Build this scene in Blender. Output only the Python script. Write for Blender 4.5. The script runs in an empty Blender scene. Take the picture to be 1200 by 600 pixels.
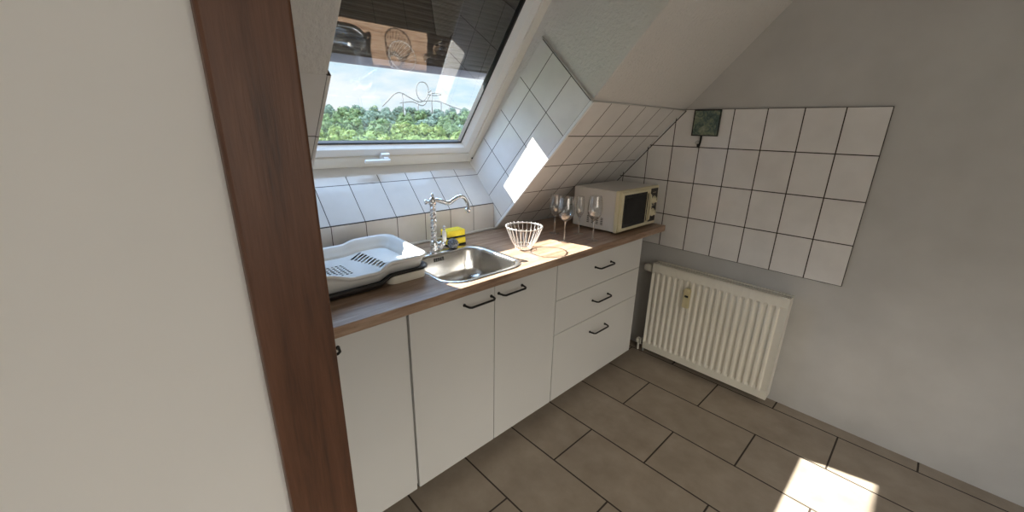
import bpy, bmesh, math, random
from mathutils import Vector, Matrix, noise
random.seed(7)
PI = math.pi
S = bpy.context.scene
C = S.collection
V = Vector

# ------------------------------------------------------------------ materials
def mat(name, base=(.8, .8, .8), rough=.5, metal=0, **kw):
    m = bpy.data.materials.new(name); m.use_nodes = True
    b = m.node_tree.nodes['Principled BSDF']
    b.inputs['Base Color'].default_value = (*base, 1)
    b.inputs['Roughness'].default_value = rough
    b.inputs['Metallic'].default_value = metal
    for k, v in kw.items(): b.inputs[k].default_value = v
    m['b'] = 1
    return m
def nd(m, t, **kw):
    n = m.node_tree.nodes.new(t)
    for k, v in kw.items(): setattr(n, k, v)
    return n
def lk(m, a, b): m.node_tree.links.new(a, b)
def bsdf(m): return m.node_tree.nodes['Principled BSDF']
def coords(m, scale=(1, 1, 1), rot=(0, 0, 0), loc=(0, 0, 0)):
    t = nd(m, 'ShaderNodeTexCoord'); p = nd(m, 'ShaderNodeMapping')
    p.inputs['Scale'].default_value = scale; p.inputs['Rotation'].default_value = rot
    p.inputs['Location'].default_value = loc
    lk(m, t.outputs['Object'], p.inputs['Vector']); return p.outputs['Vector']
def ramp(m, src, stops):
    r = nd(m, 'ShaderNodeValToRGB'); cr = r.color_ramp
    cr.elements[0].position, cr.elements[0].color = stops[0][0], (*stops[0][1], 1)
    cr.elements[1].position, cr.elements[1].color = stops[-1][0], (*stops[-1][1], 1)
    for p, c in stops[1:-1]:
        e = cr.elements.new(p); e.color = (*c, 1)
    lk(m, src, r.inputs['Fac']); return r.outputs['Color']
def bump(m, h, dist=.001, strength=1, normal=None):
    b = nd(m, 'ShaderNodeBump'); b.inputs['Distance'].default_value = dist
    b.inputs['Strength'].default_value = strength
    lk(m, h, b.inputs['Height'])
    if normal: lk(m, normal, b.inputs['Normal'])
    lk(m, b.outputs['Normal'], bsdf(m).inputs['Normal']); return b.outputs['Normal']
def noise_n(m, vec, scale, detail=3, rough=.5, dist=0):
    n = nd(m, 'ShaderNodeTexNoise'); n.inputs['Scale'].default_value = scale
    n.inputs['Detail'].default_value = detail; n.inputs['Roughness'].default_value = rough
    n.inputs['Distortion'].default_value = dist
    lk(m, vec, n.inputs['Vector']); return n.outputs['Fac']

def noisy(name, c1, c2, scale, rough=.5, bumpd=0, metal=0, stretch=(1, 1, 1), lo=.3, hi=.7, **kw):
    m = mat(name, c1, rough, metal, **kw); v = coords(m, stretch)
    n = noise_n(m, v, scale, 4)
    lk(m, ramp(m, n, [(lo, c1), (hi, c2)]), bsdf(m).inputs['Base Color'])
    if bumpd: bump(m, n, bumpd)
    return m

def tile_mat(name, w, h, mortar, c1, c2, grout, rough, offset=0.0, loc=(0, 0, 0), rot=(0, 0, 0), nz=6, wav=.0004):
    m = mat(name, c1, rough)
    v = coords(m, (1, 1, 1), rot, loc)
    b = nd(m, 'ShaderNodeTexBrick'); b.offset = offset; b.offset_frequency = 2; b.squash = 1
    for k, x in (('Scale', 1), ('Brick Width', w), ('Row Height', h), ('Mortar Size', mortar), ('Mortar Smooth', .1), ('Bias', 0)):
        b.inputs[k].default_value = x
    lk(m, v, b.inputs['Vector'])
    n = noise_n(m, v, nz, 5, .6)
    lk(m, ramp(m, n, [(.3, c1), (.7, c2)]), b.inputs['Color1'])
    lk(m, ramp(m, n, [(.3, c1), (.7, tuple(min(1, x * 1.04) for x in c2))]), b.inputs['Color2'])
    b.inputs['Mortar'].default_value = (*grout, 1)
    lk(m, b.outputs['Color'], bsdf(m).inputs['Base Color'])
    mx = nd(m, 'ShaderNodeMapRange'); mx.inputs['To Min'].default_value = rough; mx.inputs['To Max'].default_value = .8
    lk(m, b.outputs['Fac'], mx.inputs['Value']); lk(m, mx.outputs['Result'], bsdf(m).inputs['Roughness'])
    inv = nd(m, 'ShaderNodeMath', operation='SUBTRACT'); inv.inputs[0].default_value = 1
    lk(m, b.outputs['Fac'], inv.inputs[1])
    b1 = nd(m, 'ShaderNodeBump'); b1.inputs['Distance'].default_value = .0015
    lk(m, inv.outputs[0], b1.inputs['Height'])
    bump(m, noise_n(m, v, 14, 2), wav, 1, b1.outputs['Normal'])
    return m

TILE = dict(w=.165, h=.22, mortar=.0018, c1=(.73, .71, .69), c2=(.79, .77, .75), grout=(.055, .042, .036), rough=.13)
M = {}
M['tile'] = tile_mat('glazed_tile', **TILE)
M['tile_bold'] = tile_mat('glazed_tile_dark_joint', **{**TILE, 'mortar': .0027, 'grout': (.04, .028, .02)})
M['floor'] = tile_mat('floor_tile', .62, .3135, .004, (.25, .203, .158), (.335, .28, .222), (.035, .024, .018), .42,
                      offset=.5, nz=7, wav=.0008)
M['plaster'] = mat('woodchip_plaster', (.72, .70, .67), .9)
_v = coords(M['plaster']); bump(M['plaster'], noise_n(M['plaster'], _v, 60, 3, .6), .008, 1)
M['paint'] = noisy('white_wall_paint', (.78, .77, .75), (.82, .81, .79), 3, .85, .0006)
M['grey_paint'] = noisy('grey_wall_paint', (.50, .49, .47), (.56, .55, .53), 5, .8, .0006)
M['pvc'] = noisy('white_window_plastic', (.82, .83, .83), (.86, .87, .87), 4, .28)
M['cream_pvc'] = noisy('cream_frame_plastic', (.76, .74, .68), (.80, .78, .72), 4, .4)
M['gasket'] = noisy('black_rubber', (.012, .012, .013), (.02, .02, .022), 30, .6)
M['door'] = noisy('white_cabinet_front', (.63, .625, .605), (.66, .655, .635), 2, .38)
M['carcass'] = noisy('cabinet_board', (.6, .6, .58), (.66, .66, .64), 3, .5)
M['blackmetal'] = noisy('black_metal', (.018, .017, .017), (.035, .033, .032), 40, .35, metal=.6)
M['chrome'] = noisy('chrome', (.82, .83, .85), (.9, .9, .92), 8, .06, metal=1)
M['steel'] = noisy('brushed_steel', (.60, .58, .55), (.70, .68, .65), 60, .24, metal=1, stretch=(1, 12, 1))
M['wirechrome'] = noisy('bright_wire', (.85, .84, .82), (.93, .92, .9), 10, .3, metal=.85)
M['whiteplastic'] = noisy('white_plastic', (.80, .80, .78), (.84, .84, .82), 9, .22)
M['cream_white'] = noisy('cream_white_plastic', (.74, .70, .60), (.78, .74, .65), 9, .3)
M['porcelain'] = noisy('porcelain', (.85, .84, .80), (.9, .89, .86), 9, .1)
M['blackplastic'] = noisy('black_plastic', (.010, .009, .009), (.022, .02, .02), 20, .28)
M['mw_white'] = noisy('white_enamel', (.62, .60, .57), (.67, .65, .62), 5, .28)
M['mw_cream'] = noisy('yellowed_plastic', (.66, .60, .40), (.72, .66, .47), 6, .35)
M['mw_glass'] = noisy('dark_oven_glass', (.004, .004, .005), (.008, .008, .010), 5, .12, **{'Specular IOR Level': .25})
M['dark'] = noisy('dark_slot', (.01, .01, .01), (.02, .02, .02), 10, .8)
M['radiator'] = noisy('radiator_enamel', (.74, .71, .62), (.79, .76, .67), 3, .33)
M['yellow'] = noisy('yellow_sponge', (.80, .60, .03), (.92, .74, .07), 220, .9, .002)
M['scour'] = noisy('dark_scouring_pad', (.012, .02, .015), (.04, .05, .04), 200, .95, .002)
M['steelwool'] = noisy('steel_wool', (.05, .05, .06), (.42, .43, .47), 160, .3, .003, metal=1)
M['allocator'] = noisy('yellowed_meter', (.55, .48, .27), (.66, .58, .36), 30, .4)
M['shutter'] = noisy('brown_shutter_slat', (.028, .021, .019), (.042, .032, .028), 8, .45)
M['shutter_rail'] = noisy('shutter_rail', (.16, .17, .23), (.20, .21, .28), 8, .4)
M['roof'] = noisy('roof_cover', (.10, .05, .04), (.17, .08, .06), 6, .8)
M['trackgrey'] = noisy('grey_steel_track', (.055, .062, .072), (.07, .078, .09), 1, .7)

def wood(name, dark, mid, light, scale, stretch, rough, rot=(0, 0, 0)):
    m = mat(name, mid, rough); v = coords(m, stretch, rot)
    n1 = noise_n(m, v, scale, 8, .62, .35); n2 = noise_n(m, v, scale * 5.5, 4, .6)
    mx = nd(m, 'ShaderNodeMath', operation='MULTIPLY_ADD'); mx.inputs[1].default_value = .3
    lk(m, n2, mx.inputs[0]); lk(m, n1, mx.inputs[2])
    lk(m, ramp(m, mx.outputs[0], [(.42, dark), (.62, mid), (.85, light)]), bsdf(m).inputs['Base Color'])
    bump(m, n2, .0003)
    return m
M['worktop'] = wood('brown_wood_laminate', (.16, .092, .060), (.31, .20, .135), (.46, .335, .245), 3.2, (1.1, 11, 11), .30)
M['darkwood'] = wood('dark_brown_wood', (.035, .013, .006), (.095, .037, .016), (.14, .06, .03), 5, (10, 10, .7), .45)

def glassy(name, tint, mult, base, gloss_rough=.0):
    m = bpy.data.materials.new(name); m.use_nodes = True; nt = m.node_tree; nt.nodes.clear()
    o = nt.nodes.new('ShaderNodeOutputMaterial'); t = nt.nodes.new('ShaderNodeBsdfTransparent'); g = nt.nodes.new('ShaderNodeBsdfGlossy')
    t.inputs['Color'].default_value = (*tint, 1); g.inputs['Roughness'].default_value = gloss_rough
    fr = nt.nodes.new('ShaderNodeFresnel'); ge = nt.nodes.new('ShaderNodeNewGeometry'); io = nt.nodes.new('ShaderNodeMapRange')
    io.inputs['To Min'].default_value = 1.5; io.inputs['To Max'].default_value = 1 / 1.5   # same reflectance from both sides of the sheet
    nt.links.new(ge.outputs['Backfacing'], io.inputs['Value']); nt.links.new(io.outputs['Result'], fr.inputs['IOR'])
    ma = nt.nodes.new('ShaderNodeMath'); ma.operation = 'MULTIPLY_ADD'; ma.use_clamp = True
    ma.inputs[1].default_value = mult; ma.inputs[2].default_value = base
    nz = nt.nodes.new('ShaderNodeTexNoise'); nz.inputs['Scale'].default_value = 1.5
    bp = nt.nodes.new('ShaderNodeBump'); bp.inputs['Distance'].default_value = .0006
    nt.links.new(nz.outputs['Fac'], bp.inputs['Height']); nt.links.new(bp.outputs['Normal'], g.inputs['Normal'])
    nt.links.new(fr.outputs[0], ma.inputs[0])
    mx = nt.nodes.new('ShaderNodeMixShader')
    nt.links.new(ma.outputs[0], mx.inputs[0]); nt.links.new(t.outputs[0], mx.inputs[1]); nt.links.new(g.outputs[0], mx.inputs[2])
    nt.links.new(mx.outputs[0], o.inputs[0]); return m
M['pane'] = glassy('window_glass', (.95, .98, .98), 1.8, .10)
M['glassware'] = glassy('clear_glassware', (.97, .975, .975), 2.4, .03)
M['glass_stem'] = glassy('clear_glass_stem', (.93, .94, .95), 2.5, .16)

def leafmat(name, c1, c2, c3):
    m = mat(name, c2, .9); v = coords(m)
    n = noise_n(m, v, 1.1, 6, .7)
    lk(m, ramp(m, n, [(.34, c1), (.5, c2), (.66, c3)]), bsdf(m).inputs['Base Color'])
    bsdf(m).inputs['Specular IOR Level'].default_value = .1
    return m
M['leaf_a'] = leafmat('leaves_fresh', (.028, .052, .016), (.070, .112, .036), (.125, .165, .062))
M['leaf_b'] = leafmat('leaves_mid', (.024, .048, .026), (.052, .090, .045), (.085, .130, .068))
M['leaf_c'] = leafmat('leaves_haze_blue', (.032, .060, .056), (.060, .098, .086), (.090, .135, .112))  # distance haze put into the leaf colour, for the farther tree rows
M['bark'] = noisy('bark', (.07, .05, .035), (.13, .1, .075), 3, .9)
M['meadow'] = noisy('woodland_ground', (.05, .08, .03), (.09, .14, .05), .2, .95)

# ------------------------------------------------------------------ mesh builder
class MB:
    def __init__(s): s.v = []; s.f = []; s.sm = []
    def add(s, vs, fs, smooth=False):
        o = len(s.v); s.v += [tuple(x) for x in vs]
        s.f += [tuple(i + o for i in f) for f in fs]; s.sm += [smooth] * len(fs); return s
    def box(s, lo, hi):
        (a, b, c), (d, e, f) = lo, hi
        return s.add([(a, b, c), (d, b, c), (d, e, c), (a, e, c), (a, b, f), (d, b, f), (d, e, f), (a, e, f)],
                     [(0, 3, 2, 1), (4, 5, 6, 7), (0, 1, 5, 4), (1, 2, 6, 5), (2, 3, 7, 6), (3, 0, 4, 7)])
    def loft(s, loops, cap0=False, cap1=False, closed=True, smooth=True):
        n = len(loops[0]); vs = [p for l in loops for p in l]; fs = []
        for i in range(len(loops) - 1):
            for j in range(n if closed else n - 1):
                k = (j + 1) % n
                fs.append((i * n + j, i * n + k, (i + 1) * n + k, (i + 1) * n + j))
        if cap0: fs.append(tuple(range(n))[::-1])
        if cap1: fs.append(tuple((len(loops) - 1) * n + j for j in range(n)))
        return s.add(vs, fs, smooth)
    def tube(s, pts, r, n=10, cap=True, closed=False):
        pts = [V(p) for p in pts]; L = len(pts); rs = r if isinstance(r, (list, tuple)) else [r] * L
        loops = []; prev = None
        for i, p in enumerate(pts):
            if closed: t = pts[(i + 1) % L] - pts[i - 1]
            else: t = pts[min(i + 1, L - 1)] - pts[max(i - 1, 0)]
            t.normalize()
            if prev is None:
                a = V((0, 0, 1)) if abs(t.z) < .9 else V((1, 0, 0)); u = t.cross(a).normalized()
            else: u = (prev - t * prev.dot(t)).normalized()
            prev = u; w = t.cross(u)
            loops.append([p + (u * math.cos(2 * PI * k / n) + w * math.sin(2 * PI * k / n)) * rs[i] for k in range(n)])
        if closed: loops.append(loops[0])
        return s.loft(loops, cap and not closed, cap and not closed)
    def lathe(s, prof, n=32, c=(0, 0, 0), axis='z', cap0=False, cap1=False):
        loops = []
        for r, h in prof:
            l = []
            for k in range(n):
                a = 2 * PI * k / n; x, y = r * math.cos(a), r * math.sin(a)
                q = (x, y, h) if axis == 'z' else ((h, x, y) if axis == 'x' else (y, h, x))
                l.append((q[0] + c[0], q[1] + c[1], q[2] + c[2]))
            loops.append(l)
        return s.loft(loops, cap0, cap1)
    def prism(s, poly, lo, hi, axis='x'):
        """poly in the two other axes (order y,z / x,z / x,y), extruded along axis"""
        def P(a, b, h): return (h, a, b) if axis == 'x' else ((a, h, b) if axis == 'y' else (a, b, h))
        n = len(poly); vs = [P(a, b, lo) for a, b in poly] + [P(a, b, hi) for a, b in poly]
        fs = [tuple(range(n)), tuple(range(n, 2 * n))[::-1]] + [(i, (i + 1) % n, n + (i + 1) % n, n + i) for i in range(n)]
        return s.add(vs, fs)
    def build(s, name, m, parent=None, bevel=0, seg=2, mx=None, solid=0):
        me = bpy.data.meshes.new(name); me.from_pydata(s.v, [], s.f)
        me.polygons.foreach_set('use_smooth', s.sm)
        bm = bmesh.new(); bm.from_mesh(me); bmesh.ops.recalc_face_normals(bm, faces=bm.faces[:]); bm.to_mesh(me); bm.free()
        me.materials.append(m); o = bpy.data.objects.new(name, me); C.objects.link(o)
        if mx is not None: o.matrix_world = mx
        if parent: 
            o.parent = parent
        if solid:
            q = o.modifiers.new('s', 'SOLIDIFY'); q.thickness = solid; q.offset = 0
        if bevel:
            q = o.modifiers.new('b', 'BEVEL'); q.width = bevel; q.segments = seg; q.limit_method = 'ANGLE'; q.angle_limit = .6
        return o
def tag(o, label=None, cat=None, group=None, kind=None):
    if label: o['label'] = label
    if cat: o['category'] = cat
    if group: o['group'] = group
    if kind: o['kind'] = kind
    return o
def thing(name, label, cat, loc=(0, 0, 0), rz=0, group=None):
    o = bpy.data.objects.new(name, None); C.objects.link(o); o.location = loc; o.rotation_euler = (0, 0, rz)
    o.empty_display_size = .05
    return tag(o, label, cat, group)
def struct(o): o['kind'] = 'structure'; return o
def copy_tree(o, parent=None):
    c = o.copy(); C.objects.link(c); c.parent = parent
    for ch in [x for x in list(C.objects) if x.parent == o]: copy_tree(ch, c)
    return c
def rrect(x0, x1, y0, y1, r, z, n=8):
    r = min(r, (x1 - x0) / 2 - 1e-4, (y1 - y0) / 2 - 1e-4); out = []
    for cx, cy, a0 in ((x1 - r, y1 - r, 0), (x0 + r, y1 - r, PI / 2), (x0 + r, y0 + r, PI), (x1 - r, y0 + r, 1.5 * PI)):
        for k in range(n + 1):
            a = a0 + PI / 2 * k / n; out.append((cx + r * math.cos(a), cy + r * math.sin(a), z))
    return out
def holed_plate(outer, inner, z0, z1, name, m, parent=None):
    """flat plate between an outer and an inner outline (2-D points)"""
    bm = bmesh.new(); ed = []
    for loop in (outer, inner):
        vs = [bm.verts.new((p[0], p[1], z1)) for p in loop]
        ed += [bm.edges.new((vs[i], vs[(i + 1) % len(vs)])) for i in range(len(vs))]
    bmesh.ops.triangle_fill(bm, use_beauty=True, use_dissolve=False, edges=ed)
    g = bmesh.ops.extrude_face_region(bm, geom=bm.faces[:])
    bmesh.ops.translate(bm, vec=(0, 0, z0 - z1), verts=[v for v in g['geom'] if isinstance(v, bmesh.types.BMVert)])
    bmesh.ops.recalc_face_normals(bm, faces=bm.faces[:])
    me = bpy.data.meshes.new(name); bm.to_mesh(me); bm.free(); me.materials.append(m)
    o = bpy.data.objects.new(name, me); C.objects.link(o); o.parent = parent; return o
def frame_mx(o, ux, uy):
    ux = V(ux).normalized(); uy = V(uy).normalized(); n = ux.cross(uy)
    return Matrix(((ux.x, uy.x, n.x, o[0]), (ux.y, uy.y, n.y, o[1]), (ux.z, uy.z, n.z, o[2]), (0, 0, 0, 1)))

# ------------------------------------------------------------------ key planes
XR = .26            # right wall
YK = .65            # knee wall
BL, BR = -1.88, -.70  # window bay sides
ZW = .945           # worktop top
SD = 1.08           # slope: z = ZW + SD*(.642-y)
def zs(y): return ZW + SD * (.642 - y)
def ys(z): return .642 - (z - ZW) / SD
ZC = 2.5
YB = -3.3           # wall behind the camera
XL = -3.5
U = V((0, -.6794, .7338)); N = V((0, .7338, .6794)); O = V((0, .642, .945))
W0 = V((0, .89, 1.36)); Wd = V((0, -.622, .783)); Wn = V((0, .783, .622))
SWIN = 1.30
def wp(x, s, off=0): return V((x, 0, 0)) + W0 + Wd * s + Wn * off

# floor / ceiling / walls
fl = MB().box((XL - .1, YB - .1, -.1), (XR + .1, YK + .1, 0))
# floor tiles run with their long side into the room depth: local x = world y
o = bpy.data.objects
m_fl = fl
fo = m_fl.build('floor', M['floor']); struct(fo)
# world joints: x = -.757 + .3135k, y = -.24 / -.55 alternating
mp = [n for n in M['floor'].node_tree.nodes if n.type == 'MAPPING'][0]
mp.vector_type = 'POINT'; mp.inputs['Rotation'].default_value = (0, 0, -PI / 2)
# rot -90: (x,y)->(y,-x)
mp.inputs['Location'].default_value = (.24 + 6.2 + .31, -.757 + .3135 * 2 * 8 - .0, 0)

struct(MB().box((XL - .1, YB - .1, ZC), (XR + .1, ys(ZC) + .02, ZC + .1)).build('ceiling', M['plaster']))
wb = struct(MB().box((XL - .1, YK, 0), (XR + .1, YK + .1, 1.06)).build('wall_knee', M['paint']))
# tile strip above the worktop
def tile_panel(parent, name, org, ux, uy, poly, th=.012, m=None, bev=.0015):
    mx = frame_mx(org, ux, uy)
    b = MB().prism(poly, 0, th, 'z')
    # prism axis z: poly is (x,y)
    p = b.build(name, m or M['tile'], None, bevel=bev, mx=mx)
    p.parent = parent; return p
# ---- right wall
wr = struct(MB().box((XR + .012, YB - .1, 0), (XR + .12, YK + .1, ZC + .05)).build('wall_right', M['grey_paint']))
# tiles: joints y=.008+.168k ; z=1.46-.22k (tile bottom .80, top 1.68)
tile_panel(wr, 'tile_panel', (XR + .012, .008 + .168 * 4, .80), (0, -1, 0), (0, 0, 1), [(0, 0), (.168 * 10, 0), (.168 * 10, .88), (0, .88)],
           m=tile_mat('glazed_tile_wide', **{**TILE, 'w': .168, 'mortar': .0027, 'grout': (.04, .028, .02)}))
# ---- sloped wall with the window bay cut out
SO = O  # origin of slope coordinates (x, u)
def slope_slab(x0, x1, u0, u1, mb):
    p = [(x0, u0), (x1, u0), (x1, u1), (x0, u1)]
    vs = [V((x, 0, 0)) + O + U * u for x, u in p]; vs += [q + N * .05 for q in vs]
    mb.add(vs, [(0, 1, 2, 3), (7, 6, 5, 4), (0, 4, 5, 1), (1, 5, 6, 2), (2, 6, 7, 3), (3, 7, 4, 0)])
UMAX = (ZC - ZW) / .7338 + .02
UBT = 1.955  # where the top lining meets the slope (z ~ 2.38)
s = MB(); slope_slab(XL, BL - .004, 0, UMAX, s); slope_slab(BR + .004, XR + .05, 0, UMAX, s); slope_slab(BL, BR, UBT, UMAX, s)
wsl = struct(s.build('wall_slope', M['plaster']))
U1 = 1.0
tile_panel(wsl, 'tile_panel', V((BR, 0, 0)) + O + U * (.12 - .22), (1, 0, 0), U, [(0, .1), (XR - BR, .1), (XR - BR, U1 + .1), (0, U1 + .1)], th=-.012, m=M['tile_bold'])
tile_panel(wsl, 'tile_panel', V((BL - .165 * 9, 0, 0)) + O + U * (.12 - .22), (1, 0, 0), U, [(0, .1), (.165 * 9, .1), (.165 * 9, U1 + .1), (0, U1 + .1)], th=-.012)
# ---- bay: knee strip, sill, two reveals, head lining
kt = MB().box((BL - .03, YK, .9), (BR + .03, YK + .1, 1.10)).build('wall_bay_front', M['paint']); struct(kt)
tile_panel(kt, 'tile_panel', (BR - .165 * 8, YK, .905 - .02), (1, 0, 0), (0, 0, 1), [(.14, .06), (.165 * 8, .06), (.165 * 8, .221), (.14, .221)], th=.008)
K1 = V((0, YK, 1.108)); E1 = V((0, .89, 1.36)); Sd = (E1 - K1).normalized(); SL_ = (E1 - K1).length
sn = V((0, -Sd.z, Sd.y))
sill = MB()
pp = [(YK, 1.10), (.89, 1.352), (.93, 1.31), (YK + .06, 1.02)]
sill.prism([(a, b) for a, b in pp], BL - .03, BR + .03, 'x')
so = struct(sill.build('wall_bay_sill', M['paint']))
tile_panel(so, 'tile_panel', V((BR - .165 * 8, 0, 0)) + K1 - Sd * .003, (1, 0, 0), Sd, [(.14, 0), (.165 * 8, 0), (.165 * 8, .272), (.14, .272)], th=-.006)
for sd, xx, nm in ((-1, BL, 'wall_bay_left'), (1, BR, 'wall_bay_right')):
    top = O + U * UBT
    poly = [(.644, .947), (YK + .02, .93), (YK + .05, 1.07), (.92, 1.31), (W0 + Wd * 1.36 + Wn * .03).yz[:], (top.y + .0015, top.z + .0014)]
    x0, x1 = (xx, xx + .06) if sd > 0 else (xx - .06, xx)
    r = struct(MB().prism([tuple(q) for q in poly], x0, x1, 'x').build(nm, M['plaster']))
    if sd > 0:
        tile_panel(r, 'tile_panel', V((xx, 0, 0)) + O + U * (.118 - .22) + N * .003, N, U,
                   [(-.003, .11), (.1, .21), (.112, .222), (.43, .222), (.43, 1.10), (-.003, 1.10)], th=-.010)
    else:
        tile_panel(r, 'tile_panel', V((xx, 0, 0)) + O + U * (.118 - .22) + N * .003, N, U,
                   [(-.003, .11), (.1, .21), (.112, .222), (.43, .222), (.43, 1.10), (-.003, 1.10)], th=.010)
hl = wp(0, SWIN + .02); ht = O + U * UBT
struct(MB().prism([(hl.y + .04, hl.z), (ht.y, ht.z), (ht.y, ht.z + .06), (hl.y + .04, hl.z + .06)], BL - .05, BR + .05, 'x').build('wall_bay_head', M['plaster']))
# profile strips closing the tile edges
t1 = MB()
a = V((BR, 0, 0)) + O + U * .0; 
for u0, u1 in ((0.02, U1),):
    q = [(-.011, -.013), (.004, -.013), (.004, .004), (-.011, .004)]
    lo = [V((BR + dx, 0, 0)) + O + U * u0 + N * dn for dx, dn in q]; hi = [p + U * (u1 - u0) for p in lo]
    t1.loft([lo, hi], True, True, smooth=False)
struct(t1.build('trim_1', M['pvc'], bevel=.002))
t2 = MB().tube([V((BR + .003, 0, 0)) + O + U * (U1 + .003) + N * -.006, V((XR, 0, 0)) + O + U * (U1 + .003) + N * -.006], .004, 8)
struct(t2.build('trim_2', M['grey_paint']))
t3 = MB().tube([V((BR - .008, 0, 0)) + O + U * (U1 + .003) + N * 0, V((BR - .008, 0, 0)) + O + U * (U1 + .003) + N * .44], .004, 8)
struct(t3.build('trim_3', M['grey_paint']))
t5 = MB().tube([V((XR - .001, 0, 0)) + O + U * .0 + N * -.013, V((XR - .001, 0, 0)) + O + U * (U1 + .003) + N * -.013], .0028, 8)
struct(t5.build('trim_5', M['dark']))
# small bar along the back of the worktop
struct(MB().box((BL, .628, ZW + .0005), (BR - .0, .645, ZW + .012)).build('trim_4', M['pvc'], bevel=.003))
# left end wall, back wall with a window added for fill light, stub wall with its dark door casing
struct(MB().box((XL - .1, YB - .1, 0), (XL, YK + .1, ZC + .05)).build('wall_left', M['paint']))
WX0, WX1, WZ0, WZ1 = -3.1, -1.35, .95, 2.15
b = MB()
b.box((XL, YB - .15, 0), (WX0, YB, ZC + .05)).box((WX1, YB - .15, 0), (XR + .012, YB, ZC + .05))
b.box((WX0, YB - .15, 0), (WX1, YB, WZ0)).box((WX0, YB - .15, WZ1), (WX1, YB, ZC + .05))
struct(b.build('wall_back', M['paint']))
w2 = MB()
for x0, x1, z0, z1 in ((WX0, WX0 + .07, WZ0, WZ1), (WX1 - .07, WX1, WZ0, WZ1), (WX0 + .07, WX1 - .07, WZ0, WZ0 + .07), (WX0 + .07, WX1 - .07, WZ1 - .07, WZ1),
                       ((WX0 + WX1) / 2 - .05, (WX0 + WX1) / 2 + .05, WZ0 + .07, WZ1 - .07)):
    w2.box((x0, YB - .1, z0), (x1, YB - .04, z1))
w2o = struct(w2.build('added_fill_window', M['pvc'], bevel=.004))
SX = -2.188
struct(MB().box((XL, -.80, 0), (SX - .02, -.70, zs(-.70) - .01)).build('wall_stub', M['paint']))
door = struct(MB().box((SX - .02, -.80, 0), (SX, -.695, zs(-.695) - .02)).box((SX - .070, -.815, 0), (SX - .003, -.80, 2.25)).build('door_1', M['darkwood'], bevel=.003))

# ------------------------------------------------------------------ roof window
win = bpy.data.objects.new('window_1', None); C.objects.link(win); struct(win); win.location = wp((BL + BR) / 2, 0)
WM = frame_mx(wp(BR, 0), (-1, 0, 0), Wd)   # local x -> to the left, y -> up the pane, z -> ux x uy
zsgn = 1 if (V((-1, 0, 0)).cross(Wd)).dot(Wn) > 0 else -1
WWID = BR - BL
def ring(mb, x0, x1, y0, y1, w, z0, z1):
    z0 *= zsgn; z1 *= zsgn
    if z0 > z1: z0, z1 = z1, z0
    mb.box((x0, y0, z0), (x0 + w, y1, z1)); mb.box((x1 - w, y0, z0), (x1, y1, z1))
    mb.box((x0 + w, y0, z0), (x1 - w, y0 + w, z1)); mb.box((x0 + w, y1 - w, z0), (x1 - w, y1, z1)); return mb
def wchild(o, par=None):
    mw = o.matrix_world.copy(); p = par or win
    o.parent = p; bpy.context.view_layer.update(); o.matrix_parent_inverse = p.matrix_world.inverted(); o.matrix_world = mw; return o
Y1 = SWIN
fr = ring(MB(), -.02, WWID + .02, .0, Y1, .066, -.03, .06)
wchild(fr.build('frame', M['cream_pvc'], bevel=.004, mx=WM))
def lring(x0, y0, x1, y1, z): return [(x0, y0, z * zsgn), (x1, y0, z * zsgn), (x1, y1, z * zsgn), (x0, y1, z * zsgn)]
sa = MB()
a0, b0 = .04, .062
sa.loft([lring(a0, b0, WWID - a0, Y1 - .062, .05), lring(a0, b0, WWID - a0, Y1 - .062, -.018),
         lring(a0 + .05, b0 + .045, WWID - a0 - .05, Y1 - .11, -.018),
         lring(a0 + .074, b0 + .056, WWID - a0 - .074, Y1 - .12, .012),
         lring(a0 + .074, b0 + .056, WWID - a0 - .074, Y1 - .12, .018),
         lring(a0 + .045, b0 + .030, WWID - a0 - .045, Y1 - .095, .020), lring(a0 + .04, b0 + .025, WWID - a0 - .04, Y1 - .09, .05),
         lring(a0, b0, WWID - a0, Y1 - .062, .05)], smooth=False)
sash = wchild(sa.build('sash', M['pvc'], mx=WM, bevel=.002))
gx, gy = a0 + .070, b0 + .052
gk = ring(MB(), gx, WWID - gx, gy, Y1 - .116, .012, .010, .020)
ring(gk, gx - .026, WWID - gx + .026, gy - .032, Y1 - .10, .022, .026, .056)
wchild(gk.build('gasket', M['gasket'], mx=WM))
pn = MB().box((gx + .004, gy + .004, min(.014 * zsgn, .018 * zsgn)), (WWID - gx - .004, Y1 - .12, max(.014 * zsgn, .018 * zsgn)))
pane = MB().add([(gx, gy, .022 * zsgn), (WWID - gx, gy, .022 * zsgn), (WWID - gx, Y1 - .116, .022 * zsgn), (gx, Y1 - .116, .022 * zsgn)], [(0, 1, 2, 3)])
wchild(pane.build('pane', M['pane'], mx=WM))
# handle: plate, hub and lever bar on the lower frame
hc = .618; hs = .072
h = MB()
def wl(x, y, z): return (x, y, z * zsgn)
def wbox(b_, x0, y0, z0, x1, y1, z1): b_.box((x0, y0, min(z0 * zsgn, z1 * zsgn)), (x1, y1, max(z0 * zsgn, z1 * zsgn)))
wbox(h, hc - .024, hs - .022, -.045, hc + .024, hs + .022, -.028)
wbox(h, hc - .014, hs - .012, -.062, hc + .014, hs + .012, -.044)
wbox(h, hc - .020, hs - .009, -.074, hc + .118, hs + .009, -.060)
wchild(h.build('handle', M['pvc'], mx=WM, bevel=.004))
tag(MB().tube([wl(.012, .03, -.028), wl(.012, .03, -.034)], .005, 12).build('screw_cap', M['dark'], mx=WM)); wchild(bpy.data.objects['screw_cap'])
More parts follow.
